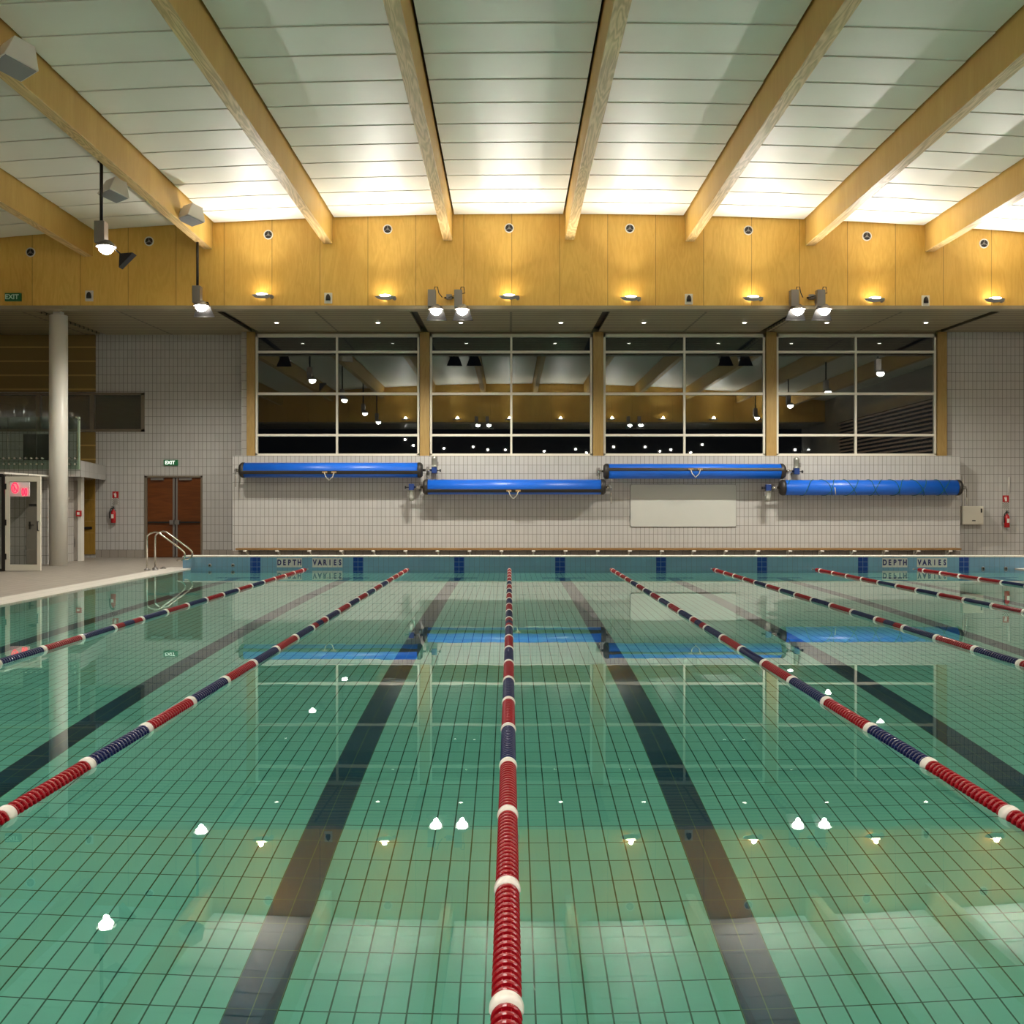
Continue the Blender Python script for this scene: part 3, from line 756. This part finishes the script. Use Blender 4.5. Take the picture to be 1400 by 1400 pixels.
# ------------------------------------------------------------------ fascia fixtures
# round air nozzles
vl = ['far left above the green EXIT sign', 'second from left, by the hanging lamp', 'third from left, near speaker beam', 'fourth from left', 'at the centre, fifth from left', 'just right of centre, sixth from left', 'seventh from left', 'eighth from left', 'rightmost of nine']
for (px, py), l in zip(((42, 345), (204, 330), (367, 321), (530, 313.5), (696, 312), (861, 312.5), (1023, 315), (1185, 323), (1345, 333)), vl):
    c = P(px, py, FY)
    r = thing('air_nozzle', 'round dark air nozzle on plywood fascia, '+l, 'air vent', c, 'round air nozzles on the fascia')
    MB().lathe((c.x, FY+.01, c.z), (c.x, FY-.03, c.z), [(0, .12), (.03, .12), (.04, .10), (.03, .095), (.015, .095)], 28).build('nozzle_ring', 'white_paint', r)
    m = MB(); m.lathe((c.x, FY, c.z), (c.x, FY-.02, c.z), [(0, .094), (.015, .094)], 24)
    m.build('nozzle_core', 'dark_metal', r)
    m = MB()
    for a in (PI/2, PI*7/6, PI*11/6): m.tube([(c.x, FY-.025, c.z), (c.x+.09*math.cos(a), FY-.025, c.z+.09*math.sin(a))], .008, 6)
    m.lathe((c.x, FY-.015, c.z), (c.x, FY-.035, c.z), [(0, .03), (.02, .02)], 12); m.build('nozzle_spoke', 'grey_metal', r)
# small white-plated sensors
sl = ['far left by the column', 'above the leftmost window', 'right of the centre windows', 'near the right edge']
for (px, py), l in zip(((122.5, 404.5), (449, 407.5), (941.5, 409), (1265, 411)), sl):
    c = P(px, py, FY)
    r = thing('wall_sensor', 'small white plate with black sensor on plywood fascia, '+l, 'sensor', c, 'white plated sensors on the fascia')
    MB().box(c.x-.10, c.x+.10, FY-.03, FY, c.z-.14, c.z+.13).build('mounting_plate', 'white_paint', r, .008)
    MB().lathe((c.x, FY-.05, c.z-.07), (c.x, FY-.05, c.z+.1), [(0, .06), (.06, .062), (.12, .05), (.16, .02)], 16).build('sensor_dome', 'black_paint', r)
# uplights: proto then copies
def make_uplight(c, lab, group):
    r = thing('wall_uplight', lab, 'uplight', c, group); x, y, z = c
    # boat shaped shell, open on top
    m = MB(); n = 14; secs = 7; L = .26
    rings = []
    for i in range(secs+1):
        u = -1+2*i/secs; wd = max(.012, (1-abs(u)**2.4))**.6
        ring = []
        for j in range(n+1):
            a = PI+PI*j/n
            ring.append((x+u*L, y-.20+.13*wd*math.cos(a), z+.085*wd*math.sin(a)+.03))
        rings.append(ring)
    k0 = len(m.v)
    for ring in rings: m.v += ring
    q = n+1
    for i in range(secs):
        for j in range(n): m.f.append((k0+i*q+j, k0+i*q+j+1, k0+(i+1)*q+j+1, k0+(i+1)*q+j)); m.sm.append(True)
    o = m.build('reflector_shell', 'speaker_grey', r); so = o.modifiers.new('thickness', 'SOLIDIFY'); so.thickness = .006
    MB().box(x+.02, x+.10, y-.08, y, z-.02, z+.10).build('wall_arm', 'white_paint', r, .006)
    MB().lathe((x, y-.2, z+.0), (x, y-.2, z+.075), [(0, .05), (.01, .16), (.05, .15), (.075, .06)], 20).build('lamp_lens', 'uplight_glow', r)
    MB().lathe((x+.22, y-.16, z-.0), (x+.22, y-.08, z-.0), [(0, .05), (.08, .05)], 14).build('pivot', 'grey_metal', r)
    return r
upx = [361, 528, 696, 861, 1027, 1192, 1355]
ul = ['leftmost lit one', 'second from left', 'third from left, right of the paired floodlights', 'fourth from left, near the centre window post', 'fifth from left', 'sixth from left', 'seventh from left, at the right edge']
yy = [407, 409, 408.5, 410.5, 410.5, 412, 412.5]
proto = None
def up_spot(x, y, z, s):
    spot('uplight_beam', (x, y-s*.30, z+.09), (x, y-s*2.65, z+2.2), UP_W, UP_COL, 150, 1.0, .05)
for px, py, l in zip(upx, yy, ul):
    c = P(px, py, FY)
    lab = 'glowing wall uplight on plywood fascia, '+l
    if proto is None: proto = make_uplight(c, lab, 'uplights along the far fascia')
    else: dup(proto, c, lab)
    up_spot(c.x, FY, c.z, 1)
c = P(1520, 412.5, FY); dup(proto, c, 'glowing wall uplight on plywood fascia, outside the right picture edge'); up_spot(c.x, FY, c.z, 1)
for i, px in enumerate(upx+[1520]):
    c = P(px, 410, FY); loc = (c.x, FYB, c.z)
    o = dup(proto, loc, 'glowing uplight on the near fascia behind the viewer, number %s counted from the left' % ['one', 'two', 'three', 'four', 'five', 'six', 'seven', 'eight'][i], 'uplights along the near fascia')
    o.rotation_euler = (0, 0, PI); up_spot(c.x, FYB, c.z, -1)

# ------------------------------------------------------------------ soffit downlights
dl = ['leftmost', 'second from left', 'third from left, under the paired floodlights', 'fourth from left, left of centre slot', 'fifth from left, right of centre slot', 'sixth from left', 'seventh from left, under right floodlight pair', 'rightmost']
for px, l in zip((377, 516, 630, 767, 881, 1019, 1132, 1268), dl):
    y = 28.5; z = 6.60+.12*(y-26.5)/5; x = XX(px, 28.4)
    r = thing('downlight', 'small recessed soffit downlight, '+l, 'downlight', (x, y, z), 'recessed downlights in the soffit')
    MB().lathe((x, y, z+.02), (x, y, z-.015), [(0, .09), (.02, .09), (.035, .075)], 20).build('trim_ring', 'white_paint', r)
    MB().cyl((x, y, z-.012), (x, y, z-.02), .05, 16).build('lens', 'downlight_glow', r)
    spot('downlight_beam', (x, y, z-.05), (x, y, 0), DOWN_W*4, (1, .92, .8), 110, .6, .06)

# ------------------------------------------------------------------ floodlights
def flood(x, y, z, lab, group, top=None, cable=None, tilt=0, wing=True, hood=0):
    """lamp at (x,y,z); a gear housing above it and either a drop pole or a wall bracket"""
    r = thing('floodlight', lab, 'floodlight', (x, y, z), group)
    hx = x-.10
    MB().box(hx-.10, hx+.10, y-.10, y+.12, z+.10, z+.52).build('gear_housing', 'grey_metal', r, .012)
    m = MB(); m.lathe((x, y, z+.16), (x, y, z+.03), [(0, .07), (.05, .13), (.11, .19), (.13, .195)], 24, cap=False); sh = m.build('reflector', 'grey_metal', r); so = sh.modifiers.new('thickness', 'SOLIDIFY'); so.thickness = .006
    MB().lathe((x, y, z+.10), (x, y, z-.11), [(0, .05), (.03, .10), (.08, .135), (.13, .135), (.18, .09), (.21, .03)], 20).build('lamp_bulb', 'lamp_white', r)
    if top: MB().cyl((hx, y+.02, z+.5), (hx, y+.02, top), .032, 12).build('drop_pole', 'dark_metal', r)
    if cable:
        MB().tube([(hx+.05, y, z+.5), (hx+.07, y, z+.60), (hx+.14, y, z+.60), (hx+.17, y, z+.45), (hx+.25*cable, y+.1, z+.36)], .012, 6).build('cable', 'black_paint', r)
        MB().box(hx-.04, hx+.04, y+.12, FY-.0, z+.25, z+.34).build('wall_arm', 'grey_metal', r)
    if hood:
        yb = y+hood*.24
        MB().hexa([(x-.26, yb, z-.20), (x+.26, yb, z-.20), (x+.26, yb+hood*.02, z-.20), (x-.26, yb+hood*.02, z-.20), (x-.13, y+hood*.14, z+.16), (x+.13, y+hood*.14, z+.16), (x+.13, y+hood*.16, z+.16), (x-.13, y+hood*.16, z+.16)]).build('rear_visor', 'dark_metal', r)
    if wing: 
        MB().hexa([(x+.28, y-.1, z-.38), (x+.50, y-.1, z-.16), (x+.50, y+.1, z-.16), (x+.28, y+.1, z-.38), (x+.30, y-.12, z-.12), (x+.55, y-.12, z-.10), (x+.55, y+.12, z-.10), (x+.30, y+.12, z-.12)]).build('visor', 'dark_metal', r)
        MB().tube([(x+.1, y, z+.05), (x+.3, y, z-.12)], .015, 6).build('visor_arm', 'dark_metal', r)
    spot('floodlight_beam', (x, y, z-.125), (x+tilt, y-.3, 0), FLOOD_W, FLOOD_COL, 165, .5, .05)
    return r
bz = zc(-7.7)-.64
g1 = 'floodlights hung from the left beam'
FA = flood(-7.80, 19.9, ZZ(340, 19.9), 'hanging floodlight on a pole at left, nearer and larger', g1, top=zc(-7.68)-.40)
MB().box(-7.95, -7.77, 19.86, 19.98, zc(-7.68)-.55, zc(-7.68)-.42).build('clamp', 'dark_metal', FA)
flood(-7.64, 25.5, ZZ(420, 25.5), 'hanging floodlight on a thin pole near the fascia at left, farther one', g1, top=bz+.02, wing=False, hood=1)
for y, l in ((12.6, 'third'), (5.8, 'fourth'), (.2, 'fifth')): flood(-7.7, y, 6.5, 'hanging floodlight over the left pool edge, %s from the far end, above the picture' % l, g1, top=bz, wing=False)
g2 = 'floodlights hung from the right beam'
for y, l in ((22.3, 'first'), (16, 'second'), (10, 'third'), (3.2, 'fourth')): flood(13.78, y, 6.5, 'hanging floodlight over the right pool edge, %s from the far end, outside the picture' % l, g2, top=zc(13.72)-.64, wing=False)
g3 = 'paired floodlights at the far fascia'
for px, l, cb in ((596, 'left one of the left pair', 1), (632, 'right one of the left pair', -1), (1091, 'left one of the right pair', 1), (1127, 'right one of the right pair', -1)):
    flood(XX(px, 25.85), 25.85, ZZ(425, 25.85), 'bright floodlight at the fascia foot, '+l, g3, cable=cb, wing=False, hood=1)
for px, xc_ in ((614, 'left'), (1109.5, 'right')):
    c = P(px, 406, FY-.05)
    r = thing('junction_box', 'small grey junction box between the %s pair of floodlights' % xc_, 'junction box', c, 'junction boxes between floodlights')
    MB().box(c.x-.07, c.x+.07, FY-.1, FY, c.z-.06, c.z+.06).build('box_body', 'grey_metal', r, .008)
    m = MB()
    for s in (-1, 1): m.cyl((c.x+s*.07, FY-.05, c.z-.02), (c.x+s*.12, FY-.05, c.z-.02), .02, 8)
    m.build('cable_gland', 'black_paint', r)
g4 = 'paired floodlights at the near fascia'
for x, l in ((-1.9, 'first'), (-1.25, 'second'), (7.2, 'third'), (7.85, 'fourth')):
    o = flood(x, FYB+.4, 6.44, 'floodlight at the near fascia behind the viewer, %s from left' % l, g4, wing=False, hood=-1)
    MB().box(x-.14, x-.06, FYB, FYB+.3, 6.7, 6.78).build('wall_arm', 'grey_metal', o)

# ------------------------------------------------------------------ speakers on the beams
def speaker(c, s, lab, face):
    """white wedge cabinet, grille facing the pool, bracket to the beam side (face = +1 right side of beam)"""
    r = thing('speaker', lab, 'speaker', c, 'white speakers on the roof beam'); x, y, z = c
    X0 = -.0
    u = Vector((.75, -.66, 0)); v = Vector((.64, .73, -.22)).normalized(); n_ = u.cross(v).normalized()
    W, V, Dp = .27*s, .23*s, .34*s; c = Vector((x, y, z)); g0 = c-n_*Dp*.5; k0 = c+n_*Dp*.5
    def q(o, a, b, e=0): return o+u*a+v*b+n_*e
    MB().hexa([q(g0, -W, -V), q(g0, W, -V), q(g0, W, V), q(g0, -W, V), q(k0, -W*.7, -V*.6), q(k0, W*.7, -V*.6), q(k0, W*.7, V*.6), q(k0, -W*.7, V*.6)]).build('speaker_cabinet', 'white_paint', r, .012)
    MB().hexa([q(g0, -W*.9, -V*.9, -.012), q(g0, W*.9, -V*.9, -.012), q(g0, W*.9, V*.9, -.012), q(g0, -W*.9, V*.9, -.012), q(g0, -W*.9, -V*.9, .002), q(g0, W*.9, -V*.9, .002), q(g0, W*.9, V*.9, .002), q(g0, -W*.9, V*.9, .002)]).build('grille', 'speaker_grey', r)
    b = .22
    bxm = -7.56 if face > 0 else -7.80
    MB().box(min(bxm, x), max(bxm, x), y+.02, y+.08, z+.05, z+.13).build('bracket', 'white_paint', r)
    MB().tube([q(c, -W*.95, 0, -.03), q(c, -W*1.05, 0, .05), q(c, -W*.8, 0, .14)], .02, 8).build('hinge_arm', 'speaker_grey', r)
speaker(P(22, 77, 15.15), 1.1, 'large white speaker at top left corner on roof beam', 1)
speaker(P(262, 292, 23.6), 1.0, 'white speaker on roof beam close to the plywood fascia', 1)
speaker(P(157, 258, 20.6), .95, 'white speaker seen beyond the beam behind the hanging pole', -1)

# ------------------------------------------------------------------ lane ropes
PITCH = .985; Y0 = .2
def seg_mesh(n, L, mat):
    """a run of n ridged disc floats, L metres long, along +y from 0"""
    m = MB(); p = L/n; prof = [(0, .012)]
    for i in range(n):
        a = i*p
        prof += [(a+p*.10, .018), (a+p*.14, .044), (a+p*.22, .0485), (a+p*.42, .0485), (a+p*.50, .044), (a+p*.54, .018), (a+p*.98, .018)]
    prof.append((L, .012)); m.lathe((0, 0, 0), (0, 1, 0), prof, 24, smooth=False)
    for k in range(8):
        an = 2*PI*(k+.5)/8; cx_, cz_ = .038*math.cos(an), .038*math.sin(an); m.box(cx_-.002, cx_+.002, p*.2, L-p*.4, cz_-.002, cz_+.002)
    return m.mesh('float_section_'+mat, mat)
L = PITCH-.055
red = seg_mesh(19, L, 'float_red'); blue = seg_mesh(19, L, 'float_blue')
red3 = seg_mesh(6, L*6/19, 'float_red'); blue3 = seg_mesh(7, L*7/19, 'float_blue')
colm = MB().lathe((0, 0, 0), (0, 1, 0), [(0, .03), (.004, .050), (.014, .054), (.042, .054), (.052, .050), (.055, .03)], 28).mesh('collar_float', 'float_white')
cab = MB().cyl((0, PY0, 0), (0, PY1-.0, 0), .006, 8).mesh('cable', 'steel')
rl = {-5: 'leftmost, nearest the left deck', -2.5: 'second from left', 0: 'running straight down the centre of the picture', 2.5: 'first to the right of centre', 5: 'second to the right of centre', 7.5: 'third to the right of centre', 10: 'rightmost, only its far end in view'}
def sec(me, r, y, x):
    o = bpy.data.objects.new('float_section', me); C.objects.link(o); o.parent = r; o.location = (0, y, 0); return o
for x in (-5, -2.5, 0, 2.5, 5, 7.5, 10):
    r = thing('lane_rope', 'red, blue and white lane rope, '+rl[x], 'lane rope', (x-.01, 0, .0), 'lane ropes floating on the pool')
    o = bpy.data.objects.new('cable', cab); C.objects.link(o); o.parent = r
    for k in range(1, 26):
        y = Y0+PITCH*k; cf = bpy.data.objects.new('collar_float', colm); C.objects.link(cf); cf.parent = r; cf.location = (0, y-.0275, 0)
        if k == 13:
            sec(red3, r, y+.0275, x); sec(blue3, r, y+.0275+L*6/19, x); sec(red3, r, y+.0275+L*13/19, x)
        elif k < 25: sec(blue if (k % 2 == 0 and 6 <= k <= 20) else red, r, y+.0275, x)
        else:
            sec(red3, r, y+.0275, x)
    MB().cyl((x-.01, PY1-.09, 0), (x-.01, PY1-.001, 0), .02, 10).build('end_hook', 'grey_metal', r)

# small lamps added on the unseen near wall to make glints low in the glazing
pr = None
for i, (px, py) in enumerate(((554, 601), (565, 609), (607, 613), (647, 611), (667, 615), (691, 615), (744, 617), (787, 614), (802, 619), (839, 611), (882, 611), (902, 617), (917, 615), (960, 608), (944, 619), (1087, 615), (1132, 617), (1189, 618), (1201, 619))):
    Dm = 2*WY-YB-.05; q = P(px, py, Dm); loc = Vector((q.x, YB+.05, q.z)); lab = 'small bright lamp added behind the viewer to make a glint low in the glazing'
    if q.x > XR-.3: continue
    if pr is None:
        pr = thing('glint_lamp', lab, 'wall lamp', loc, 'added glint lamps on the near wall')
        MB().box(loc.x-.16, loc.x+.16, YB, YB+.03, loc.z-.10, loc.z+.10).build('mounting_plate', 'grey_metal', pr)
        MB().lathe((loc.x, YB+.03, loc.z), (loc.x, YB+.12, loc.z), [(0, .065), (.05, .065), (.09, .04)], 16).build('lens', 'lamp_white', pr)
    else: dup(pr, loc, lab)
